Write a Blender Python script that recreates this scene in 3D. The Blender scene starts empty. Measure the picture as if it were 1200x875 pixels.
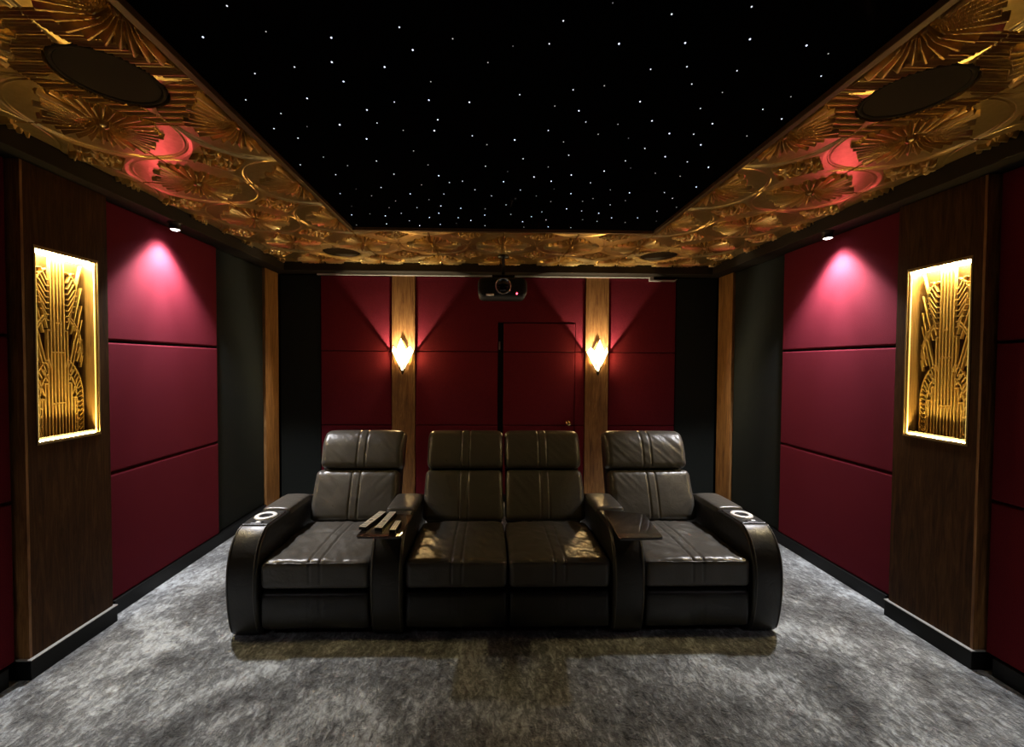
import bpy, bmesh, math, random
import numpy as np
from mathutils import Vector, Matrix, Euler, noise

random.seed(7)
rng = np.random.default_rng(7)
SC = bpy.context.scene
COL = SC.collection

# ------------------------------------------------------------------ camera
H = 1.55                      # eye height
F_PX, CX = 490.0, 583.9       # focal length and principal point of the 1200x875 frame
yaw, pitch, roll = (math.radians(a) for a in (1.28, -1.40, 0.317))
fw = Vector((math.sin(yaw) * math.cos(pitch), math.cos(yaw) * math.cos(pitch), math.sin(pitch)))
rt = Vector((math.cos(yaw), -math.sin(yaw), 0))
up = rt.cross(fw)
rt2 = rt * math.cos(roll) + up * math.sin(roll)
up2 = up * math.cos(roll) - rt * math.sin(roll)
cam_data = bpy.data.cameras.new('camera')
cam = bpy.data.objects.new('camera', cam_data)
COL.objects.link(cam)
m = Matrix((rt2, up2, -fw)).transposed().to_4x4()
m.translation = Vector((0, 0, H))
cam.matrix_world = m
cam_data.sensor_fit = 'HORIZONTAL'
cam_data.sensor_width = 36.0
cam_data.lens = F_PX / 1200 * 36.0
cam_data.shift_x = (600 - CX) / 1200
cam_data.clip_start = 0.02
SC.camera = cam

# ------------------------------------------------------------------ world, exposure
w = bpy.data.worlds.new('dark_world'); SC.world = w
w.use_nodes = True
w.node_tree.nodes['Background'].inputs[0].default_value = (0.0, 0.0, 0.0, 1)
w.node_tree.nodes['Background'].inputs[1].default_value = 0.0
vs = SC.view_settings
vs.view_transform = 'Standard'; vs.look = 'None'; vs.exposure = 0.0; vs.gamma = 1.0
vs.use_curve_mapping = False

# light levels (the lamps themselves are built with their fittings further down)
DOWN_W = 40.0          # wall downlights, wide beam
DOWN_N = 225.0          # wall downlights, inner beam
FRONT_FILL_W = 28.0         # added unseen fill lamps in the front half of the room
NICHE_E = 290.0         # LED strip at the top of the niches
EDGE_E = 0.8           # thinner strips round the other three edges
SCONCE_W = 85.0         # bulb in each sconce
SCONCE_E = 4.5         # glow of its glass
SILL_E = 720.0
STAR_E = 1.6

# ------------------------------------------------------------------ helpers
def link(name, me, mats=None, parent=None, smooth=False, kind=None):
    o = bpy.data.objects.new(name, me)
    COL.objects.link(o)
    if mats is not None:
        for mm in (mats if isinstance(mats, (list, tuple)) else [mats]):
            me.materials.append(mm)
    if parent is not None:
        o.parent = parent
        o.matrix_parent_inverse = parent_world(parent).inverted()
    if smooth:
        me.polygons.foreach_set('use_smooth', [True] * len(me.polygons))
    if kind:
        o['kind'] = kind
    return o

def parent_world(p):
    mw = Matrix.LocRotScale(p.location, p.rotation_euler, p.scale)
    if p.parent is not None:
        mw = parent_world(p.parent) @ p.matrix_parent_inverse @ mw
    return mw

def thing(name, label, cat, loc=(0, 0, 0), group=None):
    o = bpy.data.objects.new(name, None)
    COL.objects.link(o)
    o.location = loc
    o.empty_display_size = 0.1
    tag(o, label, cat, group)
    return o

def tag(o, label, cat, group=None):
    o['label'] = label; o['category'] = cat
    if group: o['group'] = group
    return o

def me_from_bm(bm, name='mesh'):
    me = bpy.data.meshes.new(name)
    bmesh.ops.recalc_face_normals(bm, faces=bm.faces[:])
    bm.to_mesh(me); bm.free()
    return me

def origin_mesh(me, c):
    me.transform(Matrix.Translation(-Vector(c)))

def placed(name, bm, mat, parent=None, smooth=False, kind=None, centre=True):
    """object from a bmesh in world coordinates, its origin moved to the middle of its own box"""
    me = me_from_bm(bm, name)
    n = len(me.vertices)
    a = np.empty(n * 3); me.vertices.foreach_get('co', a); a = a.reshape(-1, 3)
    c = (a.min(0) + a.max(0)) / 2
    origin_mesh(me, c)
    o = link(name, me, mat, None, smooth, kind)
    o.location = Vector(c)
    if parent is not None:
        o.parent = parent
        o.matrix_parent_inverse = parent_world(parent).inverted()
    return o

def add_box(bm, x0, x1, y0, y1, z0, z1, bev=0.0, seg=2):
    r = bmesh.ops.create_cube(bm, size=1.0)
    vs_ = r['verts']
    for v in vs_:
        v.co = Vector(((x0 + x1) / 2 + v.co.x * (x1 - x0), (y0 + y1) / 2 + v.co.y * (y1 - y0), (z0 + z1) / 2 + v.co.z * (z1 - z0)))
    if bev > 0:
        es = list({e for v in vs_ for e in v.link_edges})
        bmesh.ops.bevel(bm, geom=es, offset=bev, segments=seg, affect='EDGES', profile=0.5)
    return bm

def box(name, x0, x1, y0, y1, z0, z1, mat, parent=None, bev=0.0, seg=2, kind=None, smooth=False):
    bm = bmesh.new()
    add_box(bm, x0, x1, y0, y1, z0, z1, bev, seg)
    return placed(name, bm, mat, parent, smooth, kind)

def add_prism(bm, poly, axis, a0, a1, bev=0.0, seg=2):
    """extrude a 2-D polygon along an axis: 'x' -> poly in (y,z), 'y' -> (x,z), 'z' -> (x,y)"""
    def P(u, v, a):
        return {'x': (a, u, v), 'y': (u, a, v), 'z': (u, v, a)}[axis]
    lo = [bm.verts.new(P(u, v, a0)) for u, v in poly]
    hi = [bm.verts.new(P(u, v, a1)) for u, v in poly]
    n = len(poly)
    fs = [bm.faces.new(lo[::-1]), bm.faces.new(hi)]
    for i in range(n):
        fs.append(bm.faces.new((lo[i], lo[(i + 1) % n], hi[(i + 1) % n], hi[i])))
    bmesh.ops.recalc_face_normals(bm, faces=fs)
    if bev > 0:
        es = list(set(fs[0].edges) | set(fs[1].edges))
        bmesh.ops.bevel(bm, geom=es, offset=bev, segments=seg, affect='EDGES', profile=0.5)
    return bm

def add_lathe(bm, prof, centre, axis='z', seg=32):
    """prof: list of (radius, height)"""
    c = Vector(centre)
    def P(r, h, t):
        a, b = r * math.cos(t), r * math.sin(t)
        return c + Vector({'z': (a, b, h), 'y': (a, h, b), 'x': (h, a, b)}[axis])
    rings = []
    for r, h in prof:
        if r < 1e-6:
            rings.append([bm.verts.new(P(0, h, 0))])
        else:
            rings.append([bm.verts.new(P(r, h, 2 * math.pi * i / seg)) for i in range(seg)])
    for A, B in zip(rings, rings[1:]):
        for i in range(seg):
            j = (i + 1) % seg
            if len(A) == 1 and len(B) == 1: continue
            if len(A) == 1: bm.faces.new((A[0], B[j], B[i]))
            elif len(B) == 1: bm.faces.new((A[i], A[j], B[0]))
            else: bm.faces.new((A[i], A[j], B[j], B[i]))
    return bm

def add_tube(bm, pts, r, seg=8, closed=False):
    pts = [Vector(p) for p in pts]
    n = len(pts); rings = []
    ref = Vector((0.123, 0.456, 0.88)).normalized()
    for i, p in enumerate(pts):
        if closed: t = pts[(i + 1) % n] - pts[i - 1]
        else: t = pts[min(i + 1, n - 1)] - pts[max(i - 1, 0)]
        t.normalize()
        a = t.cross(ref).normalized(); b = t.cross(a)
        rings.append([bm.verts.new(p + a * r * math.cos(2 * math.pi * k / seg) + b * r * math.sin(2 * math.pi * k / seg)) for k in range(seg)])
    for i in range(n if closed else n - 1):
        A, B = rings[i], rings[(i + 1) % n]
        for k in range(seg):
            bm.faces.new((A[k], A[(k + 1) % seg], B[(k + 1) % seg], B[k]))
    if not closed:
        bm.faces.new(rings[0][::-1]); bm.faces.new(rings[-1])
    return bm

def rounded_box(dims, r, n, deform=None, M=None):
    """cushion-like block: box of half sizes dims with edge radius r, n cells per axis, then a deform function"""
    a = Vector(dims)
    bm = bmesh.new()
    grid = {}
    nx, ny, nz = n
    def coord(k, nn, half):
        # finer cells towards the rounded ends
        inner = half - r
        e = max(2, min(nn // 4, 4))
        if k <= e: return -half + r * (1 - math.cos(k / e * math.pi / 2))
        if k >= nn - e: return half - r * (1 - math.cos((nn - k) / e * math.pi / 2))
        return -inner + 2 * inner * (k - e) / (nn - 2 * e)
    def V(i, j, k):
        key = (i, j, k)
        if key not in grid:
            p = Vector((coord(i, nx, a.x), coord(j, ny, a.y), coord(k, nz, a.z)))
            q = Vector([max(-(a[t] - r), min(a[t] - r, p[t])) for t in range(3)])
            d = p - q
            if d.length > 1e-9:
                p = q + d.normalized() * r
            if deform: p = deform(p)
            if M: p = M @ p
            grid[key] = bm.verts.new(p)
        return grid[key]
    for i in range(nx):
        for j in range(ny):
            for k in (0, nz):
                bm.faces.new((V(i, j, k), V(i + 1, j, k), V(i + 1, j + 1, k), V(i, j + 1, k)))
    for i in range(nx):
        for k in range(nz):
            for j in (0, ny):
                bm.faces.new((V(i, j, k), V(i + 1, j, k), V(i + 1, j, k + 1), V(i, j, k + 1)))
    for j in range(ny):
        for k in range(nz):
            for i in (0, nx):
                bm.faces.new((V(i, j, k), V(i, j + 1, k), V(i, j + 1, k + 1), V(i, j, k + 1)))
    return bm

# ------------------------------------------------------------------ materials
def mat(name, base, rough=0.5, metal=0.0, spec=0.5, emis=None, es=0.0, coat=0.0, sheen=0.0):
    mt = bpy.data.materials.new(name); mt.use_nodes = True
    b = mt.node_tree.nodes['Principled BSDF']
    b.inputs['Base Color'].default_value = (*base, 1)
    b.inputs['Roughness'].default_value = rough
    b.inputs['Metallic'].default_value = metal
    b.inputs['Specular IOR Level'].default_value = spec
    b.inputs['Coat Weight'].default_value = coat
    b.inputs['Sheen Weight'].default_value = sheen
    if emis:
        b.inputs['Emission Color'].default_value = (*emis, 1)
        b.inputs['Emission Strength'].default_value = es
    return mt

def nodes(mt):
    nt = mt.node_tree
    return nt, nt.nodes['Principled BSDF']

def tex_coords(nt, scale=(1, 1, 1), kind='Object', rot=(0, 0, 0)):
    tc = nt.nodes.new('ShaderNodeTexCoord'); mp = nt.nodes.new('ShaderNodeMapping')
    mp.inputs['Scale'].default_value = scale
    mp.inputs['Rotation'].default_value = rot
    nt.links.new(tc.outputs[kind], mp.inputs['Vector'])
    return mp.outputs['Vector']

def noise_node(nt, vec, scale, detail=4, rough=0.55, dist=0.0):
    n = nt.nodes.new('ShaderNodeTexNoise')
    n.inputs['Scale'].default_value = scale; n.inputs['Detail'].default_value = detail
    n.inputs['Roughness'].default_value = rough; n.inputs['Distortion'].default_value = dist
    nt.links.new(vec, n.inputs['Vector'])
    return n.outputs['Fac']

def ramp(nt, fac, stops):
    r = nt.nodes.new('ShaderNodeValToRGB')
    el = r.color_ramp.elements
    while len(el) < len(stops): el.new(0.5)
    for e, (p, c) in zip(el, stops):
        e.position = p; e.color = (*c, 1)
    nt.links.new(fac, r.inputs['Fac'])
    return r.outputs['Color']

def bump(nt, b, hgt, strength, dist=0.01, prev=None):
    n = nt.nodes.new('ShaderNodeBump')
    n.inputs['Strength'].default_value = strength; n.inputs['Distance'].default_value = dist
    nt.links.new(hgt, n.inputs['Height'])
    if prev is not None: nt.links.new(prev, n.inputs['Normal'])
    nt.links.new(n.outputs['Normal'], b.inputs['Normal'])
    return n.outputs['Normal']

def fabric(name, c0, c1, rough=0.95, sheen=0.08):
    mt = mat(name, c0, rough, spec=0.08, sheen=sheen)
    nt, b = nodes(mt)
    v = tex_coords(nt)
    f = noise_node(nt, v, 260, 2)
    nt.links.new(ramp(nt, f, [(0.3, c0), (0.7, c1)]), b.inputs['Base Color'])
    bump(nt, b, f, 0.55, 0.002)
    b.inputs['Sheen Tint'].default_value = (*c1, 1)
    return mt

def wood(name, c0, c1, c2, rough=0.45, axis='z'):
    mt = mat(name, c1, rough, spec=0.4)
    nt, b = nodes(mt)
    sc = {'z': (9, 9, 0.9), 'y': (9, 0.9, 9)}[axis]
    v = tex_coords(nt, sc)
    f1 = noise_node(nt, v, 3.0, 6, 0.65, 1.2)
    v2 = tex_coords(nt, {'z': (60, 60, 2.0), 'y': (60, 2.0, 60)}[axis])
    f2 = noise_node(nt, v2, 4.0, 3, 0.6)
    mx = nt.nodes.new('ShaderNodeMath'); mx.operation = 'MULTIPLY_ADD'
    nt.links.new(f2, mx.inputs[0]); mx.inputs[1].default_value = 0.45; nt.links.new(f1, mx.inputs[2])
    nt.links.new(ramp(nt, mx.outputs[0], [(0.48, c0), (0.72, c1), (0.95, c2)]), b.inputs['Base Color'])
    bump(nt, b, f2, 0.12, 0.002)
    return mt

def leather(name, base, rough):
    mt = mat(name, base, rough, spec=0.55)
    nt, b = nodes(mt)
    v = tex_coords(nt)
    vo = nt.nodes.new('ShaderNodeTexVoronoi'); vo.inputs['Scale'].default_value = 210
    nt.links.new(v, vo.inputs['Vector'])
    n1 = bump(nt, b, vo.outputs['Distance'], 0.12, 0.0015)
    f = noise_node(nt, v, 14, 5, 0.6, 0.8)
    bump(nt, b, f, 0.28, 0.012, n1)
    r = nt.nodes.new('ShaderNodeMapRange')
    r.inputs['To Min'].default_value = rough - 0.08; r.inputs['To Max'].default_value = rough + 0.12
    nt.links.new(f, r.inputs['Value']); nt.links.new(r.outputs['Result'], b.inputs['Roughness'])
    return mt

M = {}
M['red'] = fabric('red_fabric', (0.080, 0.0068, 0.0132), (0.142, 0.0130, 0.0235))
M['black_fabric'] = fabric('black_fabric', (0.009, 0.0108, 0.0098), (0.019, 0.0215, 0.0195), sheen=0.05)
M['wood'] = wood('walnut_wood', (0.09, 0.036, 0.010), (0.23, 0.108, 0.034), (0.38, 0.20, 0.07))
M['shaded_wood'] = wood('shaded_walnut_wood', (0.018, 0.0072, 0.0022), (0.047, 0.020, 0.0058), (0.080, 0.037, 0.0115), 0.6)  # same walnut, shade on the pilaster fronts put into a darker colour
M['shaded_wood'].node_tree.nodes['Principled BSDF'].inputs['Specular IOR Level'].default_value = 0.12
M['black_trim'] = mat('black_trim', (0.003, 0.003, 0.003), 0.5, spec=0.25)
M['beam'] = mat('dark_beam_paint', (0.017, 0.013, 0.008), 0.7, spec=0.2)
M['dark_wall'] = mat('dark_wall_paint', (0.01, 0.01, 0.01), 0.9, spec=0.1)
M['lip'] = mat('dull_brass_lip', (0.20, 0.13, 0.045), 0.5, 0.3)
M['star_panel'] = mat('black_velvet', (0.0015, 0.0015, 0.002), 1.0, spec=0.0)
M['metal'] = mat('brushed_metal', (0.62, 0.61, 0.58), 0.32, 1.0)
M['chrome'] = mat('chrome', (0.75, 0.75, 0.76), 0.15, 1.0)
M['satin'] = mat('satin_steel', (0.80, 0.79, 0.76), 0.5, 0.25)
M['pale_metal'] = mat('pale_rail', (0.40, 0.39, 0.36), 0.45, 0.3)
M['brass'] = mat('brass', (0.75, 0.5, 0.2), 0.25, 1.0)
M['black_plastic'] = mat('black_plastic', (0.006, 0.006, 0.007), 0.35)
M['matt_black'] = mat('matt_black_plastic', (0.004, 0.004, 0.0045), 0.6, spec=0.2)
M['lens'] = mat('lens_glass', (0.004, 0.004, 0.006), 0.05, spec=0.8, coat=1.0)
M['leather'] = leather('black_leather_lit', (0.074, 0.068, 0.058), 0.30)  # lighter copy: light on seats and backs put into the colour
M['leather_shaded'] = leather('black_leather_shaded', (0.014, 0.0135, 0.012), 0.36)  # same leather, colour darkened for the shade on arms and footrests
M['grille_cloth'] = mat('speaker_cloth', (0.030, 0.022, 0.012), 0.9, spec=0.1)
M['star'] = [mat('star_point', (0, 0, 0), 1.0, spec=0, emis=c, es=STAR_E * k) for c, k in (((0.70, 0.78, 1.0), 1.2), ((0.85, 0.90, 1.0), 0.7), ((0.95, 0.95, 0.90), 0.35), ((0.9, 0.9, 0.9), 0.12))]
M['led'] = mat('led_strip', (0.9, 0.8, 0.5), 0.5, emis=(1.0, 0.76, 0.34), es=NICHE_E)
M['led_edge'] = mat('led_edge_strip', (0.9, 0.8, 0.5), 0.5, emis=(1.0, 0.66, 0.12), es=EDGE_E)
M['led_sill'] = mat('led_sill_strip', (0.9, 0.8, 0.5), 0.5, emis=(1.0, 0.70, 0.22), es=SILL_E)
M['lamp_face'] = mat('downlight_lens', (1, 1, 1), 0.3, emis=(1.0, 0.97, 0.97), es=14.0)
M['red_led'] = mat('red_indicator', (0.3, 0, 0), 0.3, emis=(1.0, 0.06, 0.10), es=9.0)
M['white_label'] = mat('white_label', (0.7, 0.68, 0.62), 0.5)
M['remote_face'] = mat('silver_remote_face', (0.80, 0.78, 0.66), 0.35, 0.0)

def gold(name, c0, c1, rough, metal):
    mt = mat(name, c0, rough, metal, spec=0.5)
    nt, b = nodes(mt)
    f = noise_node(nt, tex_coords(nt), 35, 5, 0.6)
    nt.links.new(ramp(nt, f, [(0.3, c0), (0.75, c1)]), b.inputs['Base Color'])
    return mt
M['gold'] = gold('aged_gold_tile', (0.55, 0.37, 0.135), (0.70, 0.50, 0.21), 0.29, 0.85)
M['grille_gold'] = gold('gold_screen', (0.60, 0.41, 0.13), (0.70, 0.49, 0.17), 0.45, 0.35)
M['niche_wood'] = wood('niche_wood', (0.07, 0.038, 0.010), (0.15, 0.085, 0.024), (0.22, 0.13, 0.040), 0.5)

# carpet: thick grey pile with brushed swirls
mt = mat('grey_carpet', (0.2, 0.2, 0.2), 1.0, spec=0.05, sheen=0.5)
nt, b = nodes(mt)
v = tex_coords(nt, (1, 1, 1))
big = noise_node(nt, v, 2.0, 6, 0.66, 0.9)
fine = noise_node(nt, tex_coords(nt, (1, 0.5, 1), rot=(0, 0, 0.5)), 42, 5, 0.75, 0.6)
mid = noise_node(nt, v, 13, 5, 0.7, 1.2)
add = nt.nodes.new('ShaderNodeMath'); add.operation = 'MULTIPLY_ADD'
bigw = nt.nodes.new('ShaderNodeMath'); bigw.operation = 'MULTIPLY'; bigw.inputs[1].default_value = 1.45
nt.links.new(big, bigw.inputs[0])
nt.links.new(fine, add.inputs[0]); add.inputs[1].default_value = 1.35; nt.links.new(bigw.outputs[0], add.inputs[2])
add2 = nt.nodes.new('ShaderNodeMath'); add2.operation = 'MULTIPLY_ADD'
nt.links.new(mid, add2.inputs[0]); add2.inputs[1].default_value = 0.45; nt.links.new(add.outputs[0], add2.inputs[2])
half = nt.nodes.new('ShaderNodeMath'); half.operation = 'MULTIPLY'; half.inputs[1].default_value = 0.3077
nt.links.new(add2.outputs[0], half.inputs[0])
nt.links.new(ramp(nt, half.outputs[0], [(0.41, (0.030, 0.032, 0.033)), (0.50, (0.225, 0.240, 0.245)), (0.59, (0.77, 0.825, 0.845))]), b.inputs['Base Color'])
n1 = bump(nt, b, fine, 1.0, 0.03)
bump(nt, b, mid, 0.8, 0.04, n1)
M['carpet'] = mt

# black tray top: pitted gloss
mt = mat('tray_gloss', (0.006, 0.005, 0.005), 0.12, spec=0.7, coat=0.6)
nt, b = nodes(mt)
bump(nt, b, noise_node(nt, tex_coords(nt), 75, 3, 0.7), 0.8, 0.008)
M['tray'] = mt

# sconce glass: frosted, glows, and lets part of the bulb's light through
mt = bpy.data.materials.new('frosted_glass'); mt.use_nodes = True
nt = mt.node_tree; nt.nodes.remove(nt.nodes['Principled BSDF'])
out = nt.nodes['Material Output']
tl = nt.nodes.new('ShaderNodeBsdfTranslucent'); tl.inputs[0].default_value = (0.9, 0.75, 0.5, 1)
em = nt.nodes.new('ShaderNodeEmission'); em.inputs[0].default_value = (1.0, 0.84, 0.50, 1); em.inputs[1].default_value = SCONCE_E
ad = nt.nodes.new('ShaderNodeAddShader')
nt.links.new(tl.outputs[0], ad.inputs[0]); nt.links.new(em.outputs[0], ad.inputs[1])
tp = nt.nodes.new('ShaderNodeBsdfTransparent'); tp.inputs[0].default_value = (1.0, 0.9, 0.7, 1)
mxs = nt.nodes.new('ShaderNodeMixShader'); mxs.inputs[0].default_value = 0.36
nt.links.new(ad.outputs[0], mxs.inputs[1]); nt.links.new(tp.outputs[0], mxs.inputs[2])
nt.links.new(mxs.outputs[0], out.inputs['Surface'])
M['frosted'] = mt

# ------------------------------------------------------------------ room shell
XL, XR, YB = -2.28, 2.535, 4.60       # faces of the red panels
CZ = 2.60                             # soffit (tile face)
XC = 0.115                            # middle of the tile grid and of the sofa
YF = -2.2                             # front of the room (behind the camera)
SX0, SX1, SY0, SY1 = -1.075, 1.305, -0.2, 3.33   # star field opening

floor = box('floor', XL - 0.10, XR + 0.10, YF, YB + 0.1, -0.06, 0.0, M['carpet'], kind='structure')
wall_left = box('wall_left', XL - 0.22, XL - 0.12, YF, YB + 0.1, 0, 2.75, M['dark_wall'], kind='structure')
wall_right = box('wall_right', XR + 0.12, XR + 0.22, YF, YB + 0.1, 0, 2.75, M['dark_wall'], kind='structure')
wall_back = box('wall_back', XL - 0.12, XR + 0.12, YB + 0.05, YB + 0.13, 0, 2.75, M['dark_wall'], kind='structure')
wall_front = box('wall_front', XL - 0.12, XR + 0.12, YF - 0.1, YF, 0, 2.75, M['dark_wall'], kind='structure')
ceiling = box('ceiling', XL - 0.12, XR + 0.12, YF, YB + 0.05, 2.68, 2.75, M['dark_wall'], kind='structure')

PB, PT = 0.095, 2.505
def panel(parent, poly_axis, poly, a0, a1, mt, name='fabric_panel', bev=0.011):
    bm = bmesh.new()
    add_prism(bm, poly, poly_axis, a0, a1, bev, 3)
    return placed(name, bm, mt, parent)

def rect(u0, u1, v0, v1):
    return [(u0, v0), (u1, v0), (u1, v1), (u0, v1)]

G = 0.007
ROWS = [(PB, 0.87 - G), (0.87 + G, 1.67 - G), (1.67 + G, PT)]
for parent, face, sgn in ((wall_left, XL, -1), (wall_right, XR, 1)):
    x0, x1 = sorted((face, face + sgn * 0.10))
    for y0, y1 in ((2.508, 3.567), (0.985, 2.04)):
        for z0, z1 in ROWS:
            panel(parent, 'x', rect(y0, y1, z0, z1), x0, x1, M['red'])
    # black fabric bay and the walnut board next to the back corner
    x0, x1 = sorted((face + sgn * 0.015, face + sgn * 0.10))
    panel(parent, 'x', rect(3.575, 4.305, PB, PT), x0, x1, M['black_fabric'])
    x0, x1 = sorted((face - sgn * 0.006, face + sgn * 0.10))
    panel(parent, 'x', rect(4.312, 4.575, 0.0, PT), x0, x1, M['wood'], 'wood_board', 0.002)
    # front part of the side wall, behind the camera
    x0, x1 = sorted((face, face + sgn * 0.10))
    for z0, z1 in ROWS:
        panel(parent, 'x', rect(-0.55, 0.50, z0, z1), x0, x1, M['red'])
        panel(parent, 'x', rect(YF + 0.01, -1.05, z0, z1), x0, x1, M['red'])

# back wall
def back_panel(x0, x1, z0, z1, mt='red', y=YB, name='fabric_panel', bev=0.006, parent=None):
    return panel(parent or wall_back, 'y', rect(x0, x1, z0, z1), y, YB + 0.05, M[mt], name, bev)
BG = 0.004
BR = [(PB, 0.866 - BG), (0.866 + BG, 1.677 - BG), (1.677 + BG, 2.49)]
back_panel(XL + 0.01, -1.838, 0.0, 2.50, 'black_fabric', YB + 0.006)
back_panel(2.073, XR - 0.01, 0.0, 2.50, 'black_fabric', YB + 0.006)
for x0, x1 in ((-1.829, -1.064), (1.322, 2.065)):
    for z0, z1 in BR: back_panel(x0, x1, z0, z1)
for x0, x1 in ((-1.058, -0.809), (1.062, 1.315)):
    back_panel(x0, x1, 0.0, 2.495, 'wood', YB - 0.014, 'wood_board', 0.002)
for z0, z1 in BR[:2]:
    back_panel(-0.803, 0.098, z0, z1)
    back_panel(0.949, 1.056, z0, z1)
# the big top panel steps down beside the door
panel(wall_back, 'y', [(-0.803, 1.677 + BG), (0.098, 1.677 + BG), (0.098, 2.0), (0.949, 2.0), (0.949, 1.677 + BG), (1.056, 1.677 + BG), (1.056, 2.49), (-0.803, 2.49)],
      YB, YB + 0.05, M['red'], 'fabric_panel', 0.006)

# door hidden in the back wall
door = box('door_1', 0.106, 0.944, YB + 0.028, YB + 0.048, 0.01, 1.992, M['black_trim'], kind='structure')
for z0, z1 in (BR[0], BR[1], (1.677 + BG, 1.99)):
    panel(door, 'y', rect(0.160, 0.944, max(z0, 0.02), z1), YB - 0.004, YB + 0.03, M['red'], 'fabric_panel', 0.006)
bm = bmesh.new()
add_lathe(bm, [(0, 0.0), (0.026, 0.0), (0.028, -0.006), (0.020, -0.010), (0.011, -0.014), (0.010, -0.034), (0.022, -0.040), (0.028, -0.052), (0.022, -0.064), (0, -0.068)], (0.876, YB - 0.004, 0.895), 'y', 24)
placed('door_knob', bm, M['brass'], door, True)['label'] = 'round brass knob'
bm = bmesh.new(); add_box(bm, 0.108, 0.124, YB + 0.005, YB + 0.028, 1.70, 1.79, 0.002)
placed('hinge', bm, M['metal'], door)['label'] = 'small bright metal hinge'

# baseboards (black), stepping round the pilasters
def baseboard(name, segs):
    root = None
    for x0, x1, y0, y1 in segs:
        bm = bmesh.new(); add_box(bm, x0, x1, y0, y1, 0.0, 0.092, 0.004)
        o = placed(name if root is None else 'baseboard_board', bm, M['black_trim'], root, kind='structure' if root is None else None)
        root = root or o
    return root
baseboard('baseboard_left', [(XL - 0.06, XL + 0.012, 2.56, 4.30), (XL - 0.06, XL + 0.012, 0.99, 2.0)])
baseboard('baseboard_right', [(XR - 0.012, XR + 0.06, 2.56, 4.30), (XR - 0.012, XR + 0.06, 0.99, 2.0)])
baseboard('baseboard_back', [(-1.829, -1.064, YB - 0.012, YB + 0.03), (-0.803, 0.098, YB - 0.012, YB + 0.03), (1.322, 2.065, YB - 0.012, YB + 0.03)])

# dark cornice beams
BZ = 2.508
box('trim_1', XL - 0.12, -2.145, YF, YB + 0.05, BZ, 2.68, M['beam'], kind='structure', bev=0.003)
box('trim_2', 2.385, XR + 0.12, YF, YB + 0.05, BZ, 2.68, M['beam'], kind='structure', bev=0.003)
box('trim_3', -2.145, 2.385, 4.44, YB + 0.05, 2.512, 2.68, M['beam'], kind='structure', bev=0.003)

# ------------------------------------------------------------------ ceiling tiles (pressed art-deco relief)
T = 0.61
def tile_height(U, V, speaker, seed=3):
    """relief of one tile, U,V in 0..1; positive = towards the room (metres)"""
    h = np.zeros_like(U)
    r_ = np.random.default_rng(seed)
    NP = 34
    jag = r_.uniform(-0.035, 0.03, NP)
    dmin = np.full_like(U, 9.0)
    for cx, cy in ((0, 0), (1, 0), (0, 1), (1, 1)):
        dmin = np.minimum(dmin, np.hypot(U - cx, V - cy))
    # bands around the flowers: ribbed on the speaker tiles, smooth with fine rims on the others
    if speaker:
        rib = 0.5 + 0.5 * np.cos(2 * np.pi * np.where(V < 0.5, V * 40, V * 56))
        h += 0.008 * rib
    else:
        for rr, ww, hh in ((0.505, 0.007, 0.007), (0.478, 0.006, 0.005)):
            h += hh * np.exp(-((dmin - rr) / ww) ** 2) * np.exp(-(np.minimum(np.minimum(U, 1 - U), np.minimum(V, 1 - V)) / 0.2) ** 2)
    # four-pointed star left between circles round the corners
    inside = dmin > 0.5
    du, dv = np.abs(U - 0.5), np.abs(V - 0.5)
    h = np.where(inside, 0.004, h)
    edge = np.clip((dmin - 0.5) / 0.03, 0, 1)
    h = np.where(inside, 0.003 + 0.004 * edge, h)
    if not speaker:
        dia = (du + dv) < 0.235
        leaf = np.zeros_like(U)
        for k in range(46):
            a = r_.uniform(0, 2 * np.pi); s, t = r_.uniform(-0.2, 0.2, 2)
            if abs(s) + abs(t) > 0.215: continue
            x, y = U - 0.5 - s, V - 0.5 - t
            p = (x * np.cos(a) + y * np.sin(a)) / 0.042; q = (-x * np.sin(a) + y * np.cos(a)) / 0.014
            leaf = np.maximum(leaf, np.sqrt(np.clip(1 - p * p - q * q, 0, 1)))
        h = np.where(dia, -0.010 + 0.032 * leaf, h)
    # sunburst flowers at the four corners
    for ci, (cx, cy) in enumerate(((0, 0), (1, 0), (0, 1), (1, 1))):
        x, y = U - cx, V - cy
        r = np.hypot(x, y); a = np.arctan2(y, x)
        k = np.floor((a / (2 * np.pi)) * NP).astype(int) % NP
        fr = (a / (2 * np.pi) * NP) % 1.0
        rim = 0.345 + 0.035 * np.cos(4 * (a - np.pi / 4)) * -1 + jag[k]
        ridge = np.clip(1.25 - 2.5 * np.abs(fr - 0.5), 0, 1)
        pet = -0.016 + 0.036 * ridge * np.clip(r / 0.14, 0.3, 1)
        h = np.where(r < rim, pet, h)
        btn = np.sqrt(np.clip(1 - (r / 0.042) ** 2, 0, 1))
        h = np.where(r < 0.042, np.maximum(h, 0.008 + 0.014 * btn), h)
    # grooves of the joints
    e = np.minimum(np.minimum(U, 1 - U), np.minimum(V, 1 - V))
    h = np.where(e < 0.008, -0.014, h)
    if speaker:
        rs = np.hypot(U - 0.5, V - 0.5)
        h = np.where(rs < 0.285, -0.02, h)
    return h

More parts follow.
